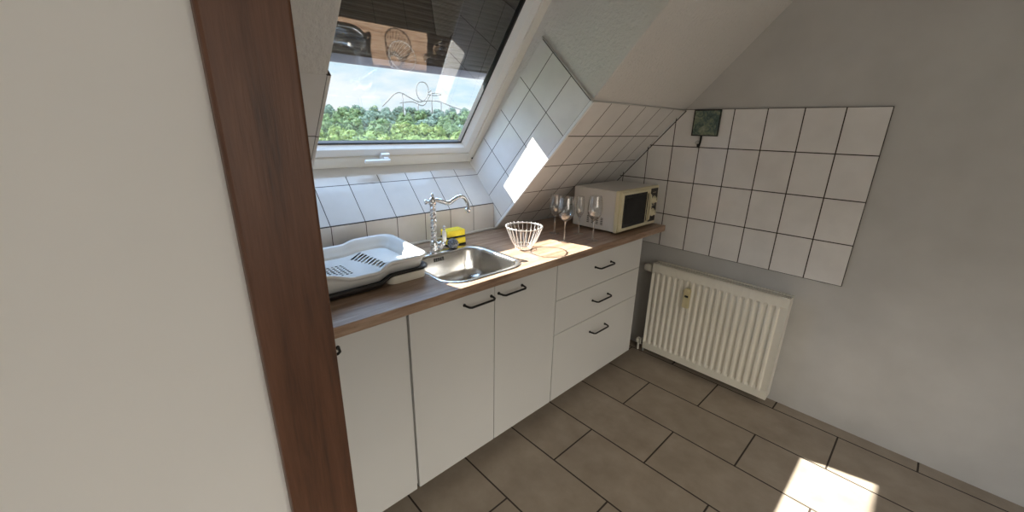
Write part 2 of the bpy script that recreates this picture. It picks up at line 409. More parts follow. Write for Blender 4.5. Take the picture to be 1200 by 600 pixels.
# outside roller shutter, half down
sh = MB(); S0, S1 = .505, Y1 + .02; zz = .088
n = int((S1 - S0 - .03) / .024); prof = []
for i in range(n):
    y = S0 + .03 + i * .024
    for k in range(5):
        t = k / 4; prof.append((y + t * .022, zz + .005 * math.sin(PI * t)))
    prof.append((y + .023, zz + .004))
lo = [wl(.03, y, z) for y, z in prof]; hi = [wl(WWID - .03, y, z) for y, z in prof]
lo2 = [wl(.03, y, z + .004) for y, z in prof]; hi2 = [wl(WWID - .03, y, z + .004) for y, z in prof]
sh.loft([lo, hi], closed=False); sh.loft([lo2, hi2], closed=False)
shu = wchild(sh.build('roller_shutter', M['shutter'], mx=WM))
rail = MB().box((.03, S0 - .012, min(zz * zsgn, (zz + .014) * zsgn)), (WWID - .03, S0 + .032, max(zz * zsgn, (zz + .014) * zsgn)))
wchild(rail.build('bottom_rail', M['shutter_rail'], mx=WM, bevel=.003), shu)
gd = MB()
for x in (.0, WWID - .035): gd.box((x, .1, min(.085 * zsgn, .11 * zsgn)), (x + .035, Y1, max(.085 * zsgn, .11 * zsgn)))
wchild(gd.build('guide_rail', M['gasket'], mx=WM))
# roof covering outside, around the window
rf = MB()
def roofbox(x0, x1, s0, s1):
    vs = []
    for off in (.062, .10):
        vs += [wp(x0, s0, off), wp(x1, s0, off), wp(x1, s1, off), wp(x0, s1, off)]
    rf.add(vs, [(0, 3, 2, 1), (4, 5, 6, 7), (0, 1, 5, 4), (1, 2, 6, 5), (2, 3, 7, 6), (3, 0, 4, 7)])
roofbox(XL - .3, BL - .02, -.5, 2.2); roofbox(BR + .02, XR + .4, -.5, 2.2); roofbox(BL - .02, BR + .02, -.5, -.0); roofbox(BL - .02, BR + .02, SWIN, 2.2)
struct(rf.build('roof', M['roof']))

# ------------------------------------------------------------------ kitchen units
def bow_handle(par, x, z, w=.145):
    h = MB(); y0 = -.001; r = .0048
    h.tube([(x - w / 2, y0, z), (x - w / 2, -.012, z), (x - w / 2 + .004, -.030, z - .001), (x - w / 2 + .012, -.036, z - .002),
            (x + w / 2 - .012, -.036, z - .002), (x + w / 2 - .004, -.030, z - .001), (x + w / 2, -.012, z), (x + w / 2, y0, z)], r, 8)
    for s_ in (-1, 1): h.lathe([(.007, 0), (.007, -.004), (.005, -.006)], 14, (x + s_ * w / 2, 0, z), 'y', True, True)
    o = h.build('handle', M['blackmetal'], par); return tag(o, 'black bow handle')
def carcass(x0, x1, open_top=False):
    b = MB(); t = .016; z0, z1 = .085, .900; y0, y1 = .020, .60
    b.box((x0, y0, z0), (x0 + t, y1, z1)).box((x1 - t, y0, z0), (x1, y1, z1)).box((x0 + t, y0, z0), (x1 - t, y1, z0 + t))
    b.box((x0 + t, y1 - .006, z0 + t), (x1 - t, y1, z1))
    b.box((x0 + t, y0, z1 - t), (x1 - t, y0 + .006 if open_top else y0 + .09, z1))
    return b
def front(name, x0, x1, z0, z1, par):
    return MB().box((x0 + .0018, 0, z0 + .0018), (x1 - .0018, .018, z1 - .0018)).build(name, M['door'], par, bevel=.0012)
def legs(par, x0, x1):
    for lx in (x0 + .05, x1 - .05):
        for ly in (.12, .53):
            MB().lathe([(.028, 0), (.028, .006), (.016, .012), (.016, .075), (.026, .0835)], 16, (lx, ly, .0), 'z', True, True).build('leg', M['blackplastic'], par)
u1 = thing('base_cabinet', 'white base cabinet with a single door beside the dark wooden door casing', 'cabinet', (0, 0, 0), 0, None)
carcass(-2.097, -1.680).build('body', M['carcass'], u1)
d = front('door', -2.097, -1.682, .078, .899, u1); bow_handle(d, -2.005, .862); legs(u1, -2.097, -1.68)
u2 = thing('base_cabinet', 'white double door sink cabinet with two black handles meeting at the middle', 'cabinet')
carcass(-1.676, -.835, True).build('body', M['carcass'], u2)
d = front('door', -1.674, -1.255, .078, .899, u2); bow_handle(d, -1.348, .856)
d = front('door', -1.255, -.835, .078, .899, u2); bow_handle(d, -1.160, .857); legs(u2, -1.676, -.835)
u3 = thing('drawer_cabinet', 'white cabinet with three drawers nearest the radiator', 'cabinet')
carcass(-.833, .003).build('body', M['carcass'], u3); legs(u3, -.833, .003)
for z0, z1, zh in ((.697, .899, .812), (.497, .697, .607), (.078, .497, .404)):
    d = front('drawer', -.833, .005, z0, z1, u3); bow_handle(d, -.425, zh, .155)
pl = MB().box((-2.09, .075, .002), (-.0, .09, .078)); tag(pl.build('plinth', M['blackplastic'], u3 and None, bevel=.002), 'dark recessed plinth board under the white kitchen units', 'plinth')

# worktop with cut-out
SXA, SXB, SYA, SYB = -1.475, -1.02, .012, .462
hole = [(p[0], p[1]) for p in rrect(SXA + .015, SXB - .015, SYA + .015, SYB - .03, .09, 0)]
outer = [(-2.12, -.022), (.255, -.022), (.255, .627), (-2.12, .627)]
wt = holed_plate(outer, hole[::-1], .905, ZW, 'worktop', M['worktop'])
q = wt.modifiers.new('b', 'BEVEL'); q.width = .003; q.segments = 3; q.limit_method = 'ANGLE'
tag(wt, 'long brown wood-look worktop running over all the white kitchen units', 'worktop')

# ------------------------------------------------------------------ sink
sk = thing('sink', 'stainless steel sink basin set into the brown worktop', 'sink', ((SXA + SXB) / 2, (SYA + SYB) / 2, ZW))
ox, oy = -(SXA + SXB) / 2, -(SYA + SYB) / 2
def RL(i, z, r, back=0):
    return [(p[0] + ox, p[1] + oy, z) for p in rrect(SXA + i, SXB - i, SYA + i, SYB - i - back, r, z, 10)]
b = MB(); b.loft([RL(0, .0006, .11), RL(.002, .0035, .11), RL(.012, .0045, .10), RL(.022, .003, .09, .02), RL(.026, -.001, .085, .022),
                  RL(.030, -.012, .08, .024), RL(.040, -.10, .075, .026), RL(.048, -.130, .07, .028), RL(.075, -.145, .05, .03), RL(.13, -.150, .03, .03),
                  RL(.20, -.152, .006, .0)], False, True)
b.build('basin', M['steel'], sk)
b = MB(); b.lathe([(.043, -.1485), (.040, -.146), (.036, -.147), (.030, -.150), (.004, -.150)], 28, (0.02, .0, 0)); b.build('drain', M['chrome'], sk)
ov = MB()
for k in range(5):
    x = -.052 + k * .0125
    ov.box((x, .164, -.034), (x + .0060, .1725, -.016))
ov.build('overflow_slot', M['dark'], sk, bevel=.001)

# ------------------------------------------------------------------ faucet
fx, fy = -1.272, .443
fa = thing('faucet', 'ornate chrome kitchen faucet with twisted column and curved spout', 'faucet', (fx, fy, ZW + .004))
b = MB(); b.lathe([(.027, 0), (.027, .004), (.022, .008), (.019, .014), (.021, .02), (.021, .05), (.017, .056), (.015, .062)], 28, cap0=True, cap1=True); b.build('base', M['chrome'], fa)
loops = []
for i in range(61):
    z = .060 + i * .0030; tw = i * .30; l = []
    for k in range(24):
        a = 2 * PI * k / 24; r = .0128 + .0026 * math.cos(3 * (a - tw)) + .0012 * math.sin(i * .62)
        l.append((r * math.cos(a), r * math.sin(a), z))
    loops.append(l)
MB().loft(loops, True, True).build('column', M['chrome'], fa)
b = MB(); b.lathe([(.012, .236), (.018, .241), (.019, .262), (.0155, .272), (.011, .276), (.006, .279), (.008, .285), (.0075, .292), (.002, .297)], 24, cap0=True, cap1=True)
b.lathe([(.006, -.012), (.007, -.03), (.012, -.034), (.012, -.042), (.004, -.046)], 16, (0, 0, .258), 'x', True, True)
b.build('cap', M['chrome'], fa)
da = math.radians(-32); dx, dy = math.cos(da), math.sin(da)
sp = [(0, .256), (.02, .262), (.045, .256), (.066, .249), (.082, .250), (.10, .262), (.118, .273), (.134, .278), (.149, .276), (.160, .266), (.168, .249), (.171, .230), (.171, .216)]
# smooth the path (Catmull-Rom)
def crom(P, n=5):
    out = []
    for i in range(len(P) - 1):
        p0, p1, p2, p3 = P[max(i - 1, 0)], P[i], P[i + 1], P[min(i + 2, len(P) - 1)]
        for k in range(n):
            t = k / n
            out.append(tuple(.5 * (2 * b_ + (c_ - a_) * t + (2 * a_ - 5 * b_ + 4 * c_ - d_) * t * t + (3 * b_ - a_ - 3 * c_ + d_) * t ** 3) for a_, b_, c_, d_ in zip(p0, p1, p2, p3)))
    out.append(P[-1]); return out
sp = crom(sp); b = MB()
b.tube([(d_ * dx, d_ * dy, z) for d_, z in sp], [.0112 - .0022 * i / len(sp) for i in range(len(sp))], 14)
b.build('spout', M['chrome'], fa)
b = MB(); b.lathe([(.010, .222), (.0145, .218), (.0145, .209), (.011, .206), (.011, .199)], 20, (.171 * dx, .171 * dy, 0), 'z', True, True); b.build('aerator', M['chrome'], fa)
la = math.radians(-25); lx, ly = math.cos(la), math.sin(la)
b = MB(); b.tube([(0, 0, .036), (.028 * lx, .028 * ly, .036)], .013, 18); b.tube([(.026 * lx, .026 * ly, .036), (.040 * lx, .040 * ly, .036)], .020, 22)
b.tube([(.039 * lx, .039 * ly, .036), (.050 * lx, .050 * ly, .038), (.052 * lx, .052 * ly, .055)], [.012, .009, .007], 14)
lv = b.build('lever', M['chrome'], fa)
MB().lathe([(.006, .110), (.0075, .116), (.008, .122), (.004, .130), (.001, .132)], 14, (.052 * lx, .052 * ly, 0), 'z', True, True).build('lever_tip', M['chrome'], lv)
b = MB(); b.lathe([(.007, .052), (.011, .058), (.0115, .085), (.009, .105), (.006, .111)], 18, (.052 * lx, .052 * ly, 0), 'z', True, True)
tag(b.build('lever_grip', M['porcelain'], lv), 'white porcelain lever grip')

# ------------------------------------------------------------------ sponges, scrubber
def sponge(z, lab, rz, dx=0):
    t = thing('sponge', lab, 'sponge', (-1.112 + dx, .502, z), rz, None)
    MB().box((-.056, -.036, .0), (.056, .036, .009)).build('scouring_pad', M['scour'], t, bevel=.003)
    MB().box((-.056, -.036, .009), (.056, .036, .043)).build('foam', M['yellow'], t, bevel=.006, seg=3)
sponge(ZW + .0008, 'yellow sponge lying on the worktop, lower one of the stacked pair', .05)
sponge(ZW + .0445, 'yellow sponge stacked on top of the other sponge behind the sink', -.03, -.003)
b = MB(); rnd = random.Random(3)
for k in range(34):
    ax = V((rnd.gauss(0, 1), rnd.gauss(0, 1), rnd.gauss(0, 1))).normalized(); u_ = ax.orthogonal().normalized(); w_ = ax.cross(u_)
    r = .0225 * rnd.uniform(.86, 1.0)
    b.tube([V((0, 0, .0215)) + (u_ * math.cos(a_ * PI / 9) + w_ * math.sin(a_ * PI / 9)) * r * (1 + .12 * math.sin(a_ * 2.2 + k)) * 1.0 for a_ in range(18)], .0016, 5, closed=True)
ico = bmesh.new(); bmesh.ops.create_icosphere(ico, subdivisions=3, radius=.0195)
b.add([(v.co.x, v.co.y, v.co.z + .0215) for v in ico.verts], [tuple(v.index for v in f.verts) for f in ico.faces], True); ico.free()
so_ = b.build('scrubber', M['steelwool']); so_.location = (-1.160, .440, ZW + .0045); so_.scale = (1.2, 1.2, 1.15)
tag(so_, 'round steel wool scrubber lying beside the chrome faucet', 'scrubber')

# ------------------------------------------------------------------ dish rack
rk = thing('dish_rack', 'white plastic dish drainer on its black drip tray', 'dish rack', (-1.685, .36, ZW))
RX0, RX1, RY0, RY1 = -.245, .215, -.185, .175
def sm(t): t = max(0, min(1, t)); return t * t * (3 - 2 * t)
def dip(x): return sm((x + .205) / .11) * (1 - sm((x + .012) / .065))   # 1 in the low middle zone
def zrim(x, y):
    fr_ = sm((.175 - y) / .36)
    return .114 - .013 * fr_ - dip(x) * (.016 + .012 * fr_)
def zlow(x, y):    # underside of the white body / top of the tray wave
    return .027 + .022 * sm((x + .012) / .065)
def rackloop(i, zf, r):
    return [(x, y, zf(x, y)) for x, y, _ in dens(rrect(RX0 + i, RX1 - i, RY0 + i, RY1 - i, r, 0, 8))]
def dens(l, k=8):
    out = []
    for i in range(len(l)):
        a_, c_ = V(l[i]), V(l[(i + 1) % len(l)]); L_ = (c_ - a_).length; n_ = max(1, int(L_ / .012))
        for j in range(n_): out.append(tuple(a_.lerp(c_, j / n_)))
    return out
base = dens(rrect(RX0, RX1, RY0, RY1, .05, 0, 8))
def inset(loop, i):
    cx, cy = (RX0 + RX1) / 2, (RY0 + RY1) / 2; hx, hy = (RX1 - RX0) / 2, (RY1 - RY0) / 2
    return [(cx + (x - cx) * (1 - i / hx), cy + (y - cy) * (1 - i / hy)) for x, y, *_ in loop]
def L(i, zf): return [(x, y, zf(x0, y0)) for (x, y), (x0, y0, _) in zip(inset(base, i), base)]
def zfl(x, y):      # white inner floor: flat left, ramp up towards the right
    return .054 + .012 * sm((x + .03) / .10)
b = MB()
b.loft([L(.012, lambda x, y: zlow(x, y) + .002), L(.006, lambda x, y: zrim(x, y) * .6 + zlow(x, y) * .4), L(.0, lambda x, y: zrim(x, y) - .010), L(-.006, lambda x, y: zrim(x, y) - .008),
        L(-.007, lambda x, y: zrim(x, y)), L(.002, lambda x, y: zrim(x, y) + .003), L(.014, lambda x, y: zrim(x, y) - .002), L(.022, lambda x, y: zrim(x, y) - .02),
        L(.034, lambda x, y: zfl(x, y) + .012), L(.046, lambda x, y: zfl(x, y))])
# floor as a fine grid with real slots
gx0, gx1, gy0, gy1 = RX0 + .040, RX1 - .040, RY0 + .040, RY1 - .040
NX, NY = 190, 140
def solid(x, y):
    for k in range(9):                             # nine slanting plate slots, longer towards the back
        x0, y0 = .040 - .0056 * k, -.105 + .0225 * k; ln = .030 + .0045 * k
        t_ = max(0, min(ln, (x - x0) * .80 + (y - y0) * .60))
        if math.hypot(x - x0 - .80 * t_, y - y0 - .60 * t_) < .0064: return False
    if -.150 < x < -.064 and -.092 < y < .038:     # small lozenge holes
        fx_, fy_ = ((x + .150) / .0172) % 1 - .5, ((y + .092) / .0186) % 1 - .5
        if abs(fx_) + abs(fy_) < .42: return False
    return True
vs = []; fs = []
for i in range(NX + 1):
    for j in range(NY + 1):
        x = gx0 + (gx1 - gx0) * i / NX; y = gy0 + (gy1 - gy0) * j / NY; vs.append((x, y, zfl(x, y)))
for i in range(NX):
    for j in range(NY):
        x = gx0 + (gx1 - gx0) * (i + .5) / NX; y = gy0 + (gy1 - gy0) * (j + .5) / NY
        if solid(x, y):
            a_ = i * (NY + 1) + j; fs.append((a_, a_ + NY + 1, a_ + NY + 2, a_ + 1))
b.add(vs, fs, True)
tag(b.build('basket', M['whiteplastic'], rk, solid=.0016), 'white slotted basket')
b = MB(); rise = lambda x: .034 * sm((x + .012) / .065)
b.loft([L(.03, lambda x, y: .003 + rise(x)), L(.004, lambda x, y: .004 + rise(x)), L(-.004, lambda x, y: .010 + rise(x)), L(-.009, lambda x, y: zlow(x, y) - .006),
        L(-.010, lambda x, y: zlow(x, y) + .002), L(.000, lambda x, y: zlow(x, y) + .003), L(.009, lambda x, y: zlow(x, y) - .006), L(.02, lambda x, y: .009 + rise(x)),], True, True)
tag(b.build('drip_tray', M['blackplastic'], rk), 'black drip tray')
sb = [(x, y) for x, y, *_ in rrect(.040, RX1 - .006, RY0 + .006, RY1 - .006, .03, 0)]
b = MB(); b.loft([[(x, y, z) for x, y in sb] for z in (.0008, .014, .0355)], True, True)
tag(b.build('tray_support', M['cream_white'], rk, bevel=.002), 'cream white support under the raised end of the tray')

# ------------------------------------------------------------------ wire fruit basket
wbk = thing('wire_basket', 'open chrome wire fruit basket in the sun beside the sink', 'basket', (-.868, .212, ZW))
def circ(r, z, n=48, jag=0): return [(r * math.cos(2 * PI * k / n), r * math.sin(2 * PI * k / n), z + jag * math.cos(2 * PI * k / n * 12)) for k in range(n)]
RB = .094
MB().tube(circ(RB, .118, 96), .0027, 8, closed=True).build('rim', M['wirechrome'], wbk)
MB().tube(circ(.043, .0022, 48), .0022, 8, closed=True).tube(circ(.046, .020, 48), .0018, 8, closed=True).build('base_ring', M['wirechrome'], wbk)
for k in range(24):
    a = 2 * PI * k / 24; ca, sa_ = math.cos(a), math.sin(a)
    P = crom([(.044, .002), (.045, .010), (.052, .022), (.068, .048), (.083, .085), (.093, .110), (.0975, .122), (.093, .124), (.090, .117)], 3)
    a2 = .10
    MB().tube([(r * math.cos(a + a2 * (z / .12)), r * math.sin(a + a2 * (z / .12)), z) for r, z in P], .0016, 6).build('wire', M['wirechrome'], wbk)

# ------------------------------------------------------------------ glasses
def wine(label, x, y, h, rb, group=None, foot=.034):
    t = thing('wine_glass', label, 'glass', (x, y, ZW + .0006), random.uniform(0, 3), group)
    hb = h * .46  # where the bowl starts
    b = MB(); b.lathe([(foot, .0), (foot, .0014), (foot * .6, .003), (.007, .007), (.0046, .014), (.0034, hb * .6), (.0044, hb * .92), (.009, hb)], 40, cap0=False)
    b.build('stem', M['glass_stem'], t)
    Hb = h - hb
    out = [(.0006, hb), (.010, hb + .002), (rb * .55, hb + Hb * .09), (rb * .88, hb + Hb * .24), (rb, hb + Hb * .42), (rb * .985, hb + Hb * .6), (rb * .90, hb + Hb * .82), (rb * .82, hb + Hb)]
    out = crom(out, 4); b = MB(); b.lathe(out, 48)
    inn = [(max(r - .0012, .0003), z + (.0014 if r < rb * .9 else 0)) for r, z in out][::-1]
    b.lathe([out[-1]] + inn, 48); b.build('bowl', M['glassware'], t)
wine('big wine glass standing in front of the other left-hand glass', -.600, .156, .252, .050)
wine('wine glass half hidden behind another, farthest left by the sloped tiles', -.497, .318, .232, .040)
wine('narrow wine glass standing in front of the left rear of the microwave', -.397, .212, .228, .026, foot=.031)
wine('wine glass closest to the worktop front edge, before the microwave vents', -.455, .066, .255, .041)

# ------------------------------------------------------------------ microwave
mw = thing('microwave', 'white microwave oven with yellowed front frame and black door window', 'microwave', (-.0125, .04, ZW))
mx0, mx1, my0, my1, mz0, mz1 = -.2375, .2325, .028, .335, .014, .262
b = MB().box((mx0, my0, mz0), (mx1, my1, mz1)); b.build('body', M['mw_white'], mw, bevel=.004)
b = MB()
for c_ in range(4):
    for r_ in range(5):
        y = .215 - c_ * .034; z = .046 + r_ * .0095 + .004 * 0
        b.box((mx0 - .0012, y - .008, z), (mx0 + .003, y + .008, z + .0045))
b.build('vent', M['dark'], mw)
b = MB().box((mx0 - .001, .004, mz0 - .002), (mx1 + .001, .028, mz1 + .003)); tag(b.build('front_frame', M['mw_cream'], mw, bevel=.004), 'yellowed cream front frame')
b = MB().box((mx0 + .012, -.010, mz0 + .008), (mx0 + .345, .006, mz1 - .006)); dr = b.build('door', M['mw_cream'], mw, bevel=.004)
b = MB().box((mx0 + .034, -.0125, mz0 + .026), (mx0 + .300, -.006, mz1 - .022)); b.build('door_window', M['mw_glass'], dr, bevel=.003)
b = MB().box((mx0 + .052, -.0132, mz0 + .048), (mx0 + .284, -.0105, mz1 - .042)); b.build('window_mesh', M['dark'], dr, bevel=.006)
b = MB().tube([(mx0 + .322, -.010, .05), (mx0 + .322, -.026, .062), (mx0 + .322, -.030, .14), (mx0 + .322, -.026, .215), (mx0 + .322, -.010, .228)], .0065, 10)
b.build('door_handle', M['mw_cream'], dr)
b = MB().box((mx0 + .309, -.0115, .05), (mx0 + .318, -.008, .228)); b.build('handle_recess', M['dark'], dr)
b = MB().box((mx0 + .372, .0005, mz0 + .018), (mx1 - .012, .006, mz1 - .012)); cp = b.build('control_panel', M['blackplastic'], mw, bevel=.002)
for zc in (.175, .092):
    b = MB(); b.lathe([(.027, .001), (.026, -.003), (.017, -.006), (.016, -.018), (.012, -.020)], 28, (mx0 + .415, 0, zc), 'y', True, True)
    kb = b.build('dial', M['mw_cream'], cp)
    MB().box((mx0 + .413, -.0215, zc - .002), (mx0 + .417, -.019, zc + .015)).build('dial_mark', M['dark'], kb)
for zc in (.138, .222):
    b = MB()
    for k in range(3): b.box((mx0 + .395 + k * .014, -.0005, zc), (mx0 + .402 + k * .014, .002, zc + .004))
    b.build('printed_mark', M['mw_cream'], cp)
for fx_ in (mx0 + .04, mx1 - .04):
    for fy_ in (.05, .30): MB().lathe([(.012, .0005), (.014, .0155)], 16, (fx_, fy_, 0), 'z', True, True).build('foot', M['blackplastic'], mw)

# ------------------------------------------------------------------ radiator
RYA, RYB = -.018, -.818; RZ0, RZ1 = .045, .695; RXF = .160
ra = thing('radiator', 'cream ribbed panel radiator on the right wall beside the drawers', 'radiator', (RXF + .04, (RYA + RYB) / 2, 0))
def rl(x, y, z): return (x - (RXF + .04), y - (RYA + RYB) / 2, z)
pitch = .0395; nr = 19; ystart = RYA - .018
zz_ = [RZ0, RZ0 + .045, RZ0 + .062, RZ1 - .075, RZ1 - .058, RZ1]
loops = []
for z, a_ in zip(zz_, (0, 0, 1, 1, 0, 0)):
    l = [rl(RXF, RYA, z)]
    for k in range(nr):
        y = ystart - k * pitch
        for dy_, h_ in ((0, 0), (.007, .0), (.014, 1), (.026, 1), (.033, 0)):
            l.append(rl(RXF + (.011 if h_ == 0 else 0) * a_, y - dy_, z))
    l.append(rl(RXF, RYB, z)); loops.append(l)
b = MB(); b.loft(loops, closed=False, smooth=False)
lb = rl(0, 0, 0)
b.box(rl(RXF + .012, RYB, RZ0), rl(RXF + .018, RYA, RZ1))
b.build('front_panel', M['radiator'], ra, bevel=.0015)
MB().box(rl(RXF + .062, RYB + .01, RZ0 + .02), rl(RXF + .075, RYA - .01, RZ1 - .01)).build('rear_panel', M['radiator'], ra, bevel=.002)
for yy in (RYA, RYB - .0): 
    s_ = -1 if yy == RYA else 1
    y0_, y1_ = sorted((yy, yy + s_ * .003)); MB().box(rl(RXF + .001, y0_, RZ0 + .01), rl(RXF + .075, y1_, RZ1 - .002)).build('side_panel', M['radiator'], ra)
b = MB()
for yy in range(int((RYA - RYB - .03) / .016)):
    y = RYA - .02 - yy * .016; b.box(rl(RXF + .016, y - .003, RZ1 - .006), rl(RXF + .062, y, RZ1 - .002))
b.box(rl(RXF, RYB, RZ1 - .003), rl(RXF + .014, RYA, RZ1 + .002)).box(rl(RXF + .062, RYB, RZ1 - .003), rl(RXF + .076, RYA, RZ1 + .002))
b.build('top_grille', M['radiator'], ra)
b = MB(); b.lathe([(.013, -.004), (.016, .018), (.026, .021), (.028, .030), (.026, .066), (.021, .074)], 24, rl(RXF + .04, RYA, RZ1 - .052), 'y', True, True)
va = b.build('valve', M['radiator'], ra); tag(va, 'white thermostat valve head')
b = MB(); b.tube([rl(RXF + .04, RYA + .01, RZ1 - .06), rl(RXF + .04, RYA + .012, .5), rl(RXF + .04, RYA + .012, .0)], .0075, 10)
b.build('pipe', M['grey_paint'], ra)
b = MB(); b.tube([rl(RXF + .03, RYA - .0, .075), rl(RXF + .03, RYA + .05, .075)], .009, 10).tube([rl(RXF + .03, RYA + .048, .08), rl(RXF + .03, RYA + .048, 0)], .0085, 10)
b.box(rl(RXF + .015, RYA + .02, .055), rl(RXF + .045, RYA + .032, .100)).box(rl(RXF + .015, RYA + .040, .06), rl(RXF + .045, RYA + .060, .095))
b.build('return_valve', M['radiator'], ra, bevel=.003)
al = MB().box((-.018, -.017, -.055), (-.0, .017, .045)); alo = al.build('heat_meter', M['allocator'], None, bevel=.004); alo.location = (RXF + .0, -.276, .520); alo.scale = (1, 1.25, 1.15)
tag(alo, 'small yellowed heat meter clipped to the front of the radiator', 'meter')
MB().lathe([(.018, -.001), (.018, -.021), (.015, -.023)], 20, (0, 0, .046), 'x', True, True).build('cap', M['allocator'], alo)
MB().box((-.0192, -.010, .010), (-.017, .008, .022)).build('display', M['dark'], alo)
for k in range(2): pass

# ------------------------------------------------------------------ wall picture tile with hook
pm = mat('painted_tile_picture', (.1, .14, .13), .25)
_v = coords(pm); _n = noise_n(pm, _v, 26, 6, .7, .8)
lk(pm, ramp(pm, _n, [(.3, (.03, .05, .045)), (.45, (.10, .15, .13)), (.58, (.22, .26, .18)), (.72, (.36, .40, .33))]), bsdf(pm).inputs['Base Color'])
pi = MB().box((-.012, -.078, -.075), (-.003, .078, .075)).build('picture_tile', pm, None, bevel=.002); pi.location = (XR - .0005, -.184, 1.602)
tag(pi, 'dark green picture tile hung high on the tiled right wall', 'picture')
ring_ = MB()
for a_, b_ in (((-.078, -.075), (.078, -.069)), ((-.078, .069), (.078, .075)), ((-.078, -.069), (-.072, .069)), ((.072, -.069), (.078, .069))):
    ring_.box((-.0135, a_[0], a_[1]), (-.0115, b_[0], b_[1]))
ring_.build('border', M['blackmetal'], pi)
b = MB().tube([(-.008, .018, -.072), (-.010, .018, -.115), (-.014, .020, -.132), (-.022, .021, -.140), (-.030, .021, -.134), (-.032, .021, -.122)], .0055, 10)
b.build('hook', M['blackmetal'], pi)
b = MB(); b.lathe([(.013, -.001), (.0125, -.006), (.006, -.010)], 20, (XR - .0005, -.147, 1.487), 'x', True, True)
tag(b.build('suction_cup', M['grey_paint']), 'small pale suction cup stuck on the tiles below the picture tile', 'suction cup')

# ------------------------------------------------------------------ outside: wooded hill, coaster-like track
CX, CY, CZ = -2.316, -1.213, 1.555
def pol(az, d): a_ = math.radians(az); return CX + d * math.sin(a_), CY + d * math.cos(a_)
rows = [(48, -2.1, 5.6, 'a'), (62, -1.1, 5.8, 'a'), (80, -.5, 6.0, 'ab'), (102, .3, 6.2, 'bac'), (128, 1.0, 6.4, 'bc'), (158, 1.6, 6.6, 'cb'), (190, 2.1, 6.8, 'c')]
def gz(d):
    pts = [(0, -9)] + [(r[0], CZ + r[0] * math.tan(math.radians(r[1])) - 11.5) for r in rows] + [(300, -2), (800, -6)]
    for (d0, z0), (d1, z1) in zip(pts, pts[1:]):
        if d <= d1: return z0 + (z1 - z0) * (d - d0) / (d1 - d0)
    return -6
b = MB(); loops = []
for d_ in (6, 20, 34, 48, 62, 80, 102, 128, 158, 190, 240, 300, 500, 800):
    loops.append([(*pol(az, d_), gz(d_)) for az in range(-60, 101, 5)])
b.loft(loops, closed=False)
g = b.build('hillside_ground', M['meadow'], solid=.2); struct(g)
def treeproto(kind, seed, h=11, r=3.4):
    rn = random.Random(seed); b = MB(); off = V((rn.uniform(0, 99),) * 3); cs = []
    for k in range(60):
        a_ = rn.uniform(0, 2 * PI); zc = rn.uniform(.25, .96); rr = r * math.sqrt(max(.02, 1 - ((zc - .55) / .47) ** 2)) * math.sqrt(rn.uniform(.1, 1)) * .85
        cs.append((V((rr * math.cos(a_), rr * math.sin(a_), h * zc)), rn.uniform(.6, 1.15)))
    cs.append((V((0, 0, h * .58)), r * .72))
    for c_, R_ in cs:
        ic = bmesh.new(); bmesh.ops.create_icosphere(ic, subdivisions=2, radius=1)
        b.add([c_ + v.co * R_ * (.9 + .35 * noise.noise((v.co * R_ + c_) * 1.7 + off)) for v in ic.verts], [tuple(v.index for v in f.verts) for f in ic.faces], False); ic.free()
        for q_ in range(int(90 * R_ * R_)):
            d0 = V((rn.gauss(0, 1), rn.gauss(0, 1), rn.gauss(0, 1) + .3)).normalized(); p = c_ + d0 * R_ * rn.uniform(.95, 1.25)
            u_ = V((rn.gauss(0, 1), rn.gauss(0, 1), rn.gauss(0, 1))).normalized(); w_ = u_.cross(d0 + V((0, .01, 0))).normalized(); z_ = rn.uniform(.10, .22)
            b.add([p - u_ * z_, p + w_ * z_ * .7, p + u_ * z_, p - w_ * z_ * .7], [(0, 1, 2, 3)])
    return b
protos = []
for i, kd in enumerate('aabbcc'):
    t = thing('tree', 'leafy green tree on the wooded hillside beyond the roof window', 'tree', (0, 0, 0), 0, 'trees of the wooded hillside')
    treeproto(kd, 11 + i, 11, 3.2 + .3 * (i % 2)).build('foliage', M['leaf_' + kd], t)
    MB().tube([(0, 0, -1), (.1, 0, 2), (-.1, .1, 6)], [.35, .28, .15], 8).build('trunk', M['bark'], t)
    protos.append((kd, t))
used = set(); rt = random.Random(5)
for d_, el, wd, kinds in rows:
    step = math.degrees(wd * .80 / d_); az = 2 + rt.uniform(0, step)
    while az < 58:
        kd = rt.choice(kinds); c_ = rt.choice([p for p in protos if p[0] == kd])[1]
        if c_.name in used: o_ = copy_tree(c_)
        else: o_ = c_; used.add(c_.name)
        dd = d_ * rt.uniform(.94, 1.06); e2 = el + rt.uniform(-.35, .35) * (60 / d_ + .35); sc = rt.uniform(.85, 1.15)
        x, y = pol(az, dd); ztop = CZ + dd * math.tan(math.radians(e2))
        o_.location = (x, y, ztop - 11 * sc); o_.scale = (sc * rt.uniform(.9, 1.15),) * 2 + (sc,); o_.rotation_euler = (0, 0, rt.uniform(0, 6))
        az += step * rt.uniform(.85, 1.2)
for kd, c_ in protos:
    if c_.name not in used:
        for ch in list(c_.children): bpy.data.objects.remove(ch)
        bpy.data.objects.remove(c_)
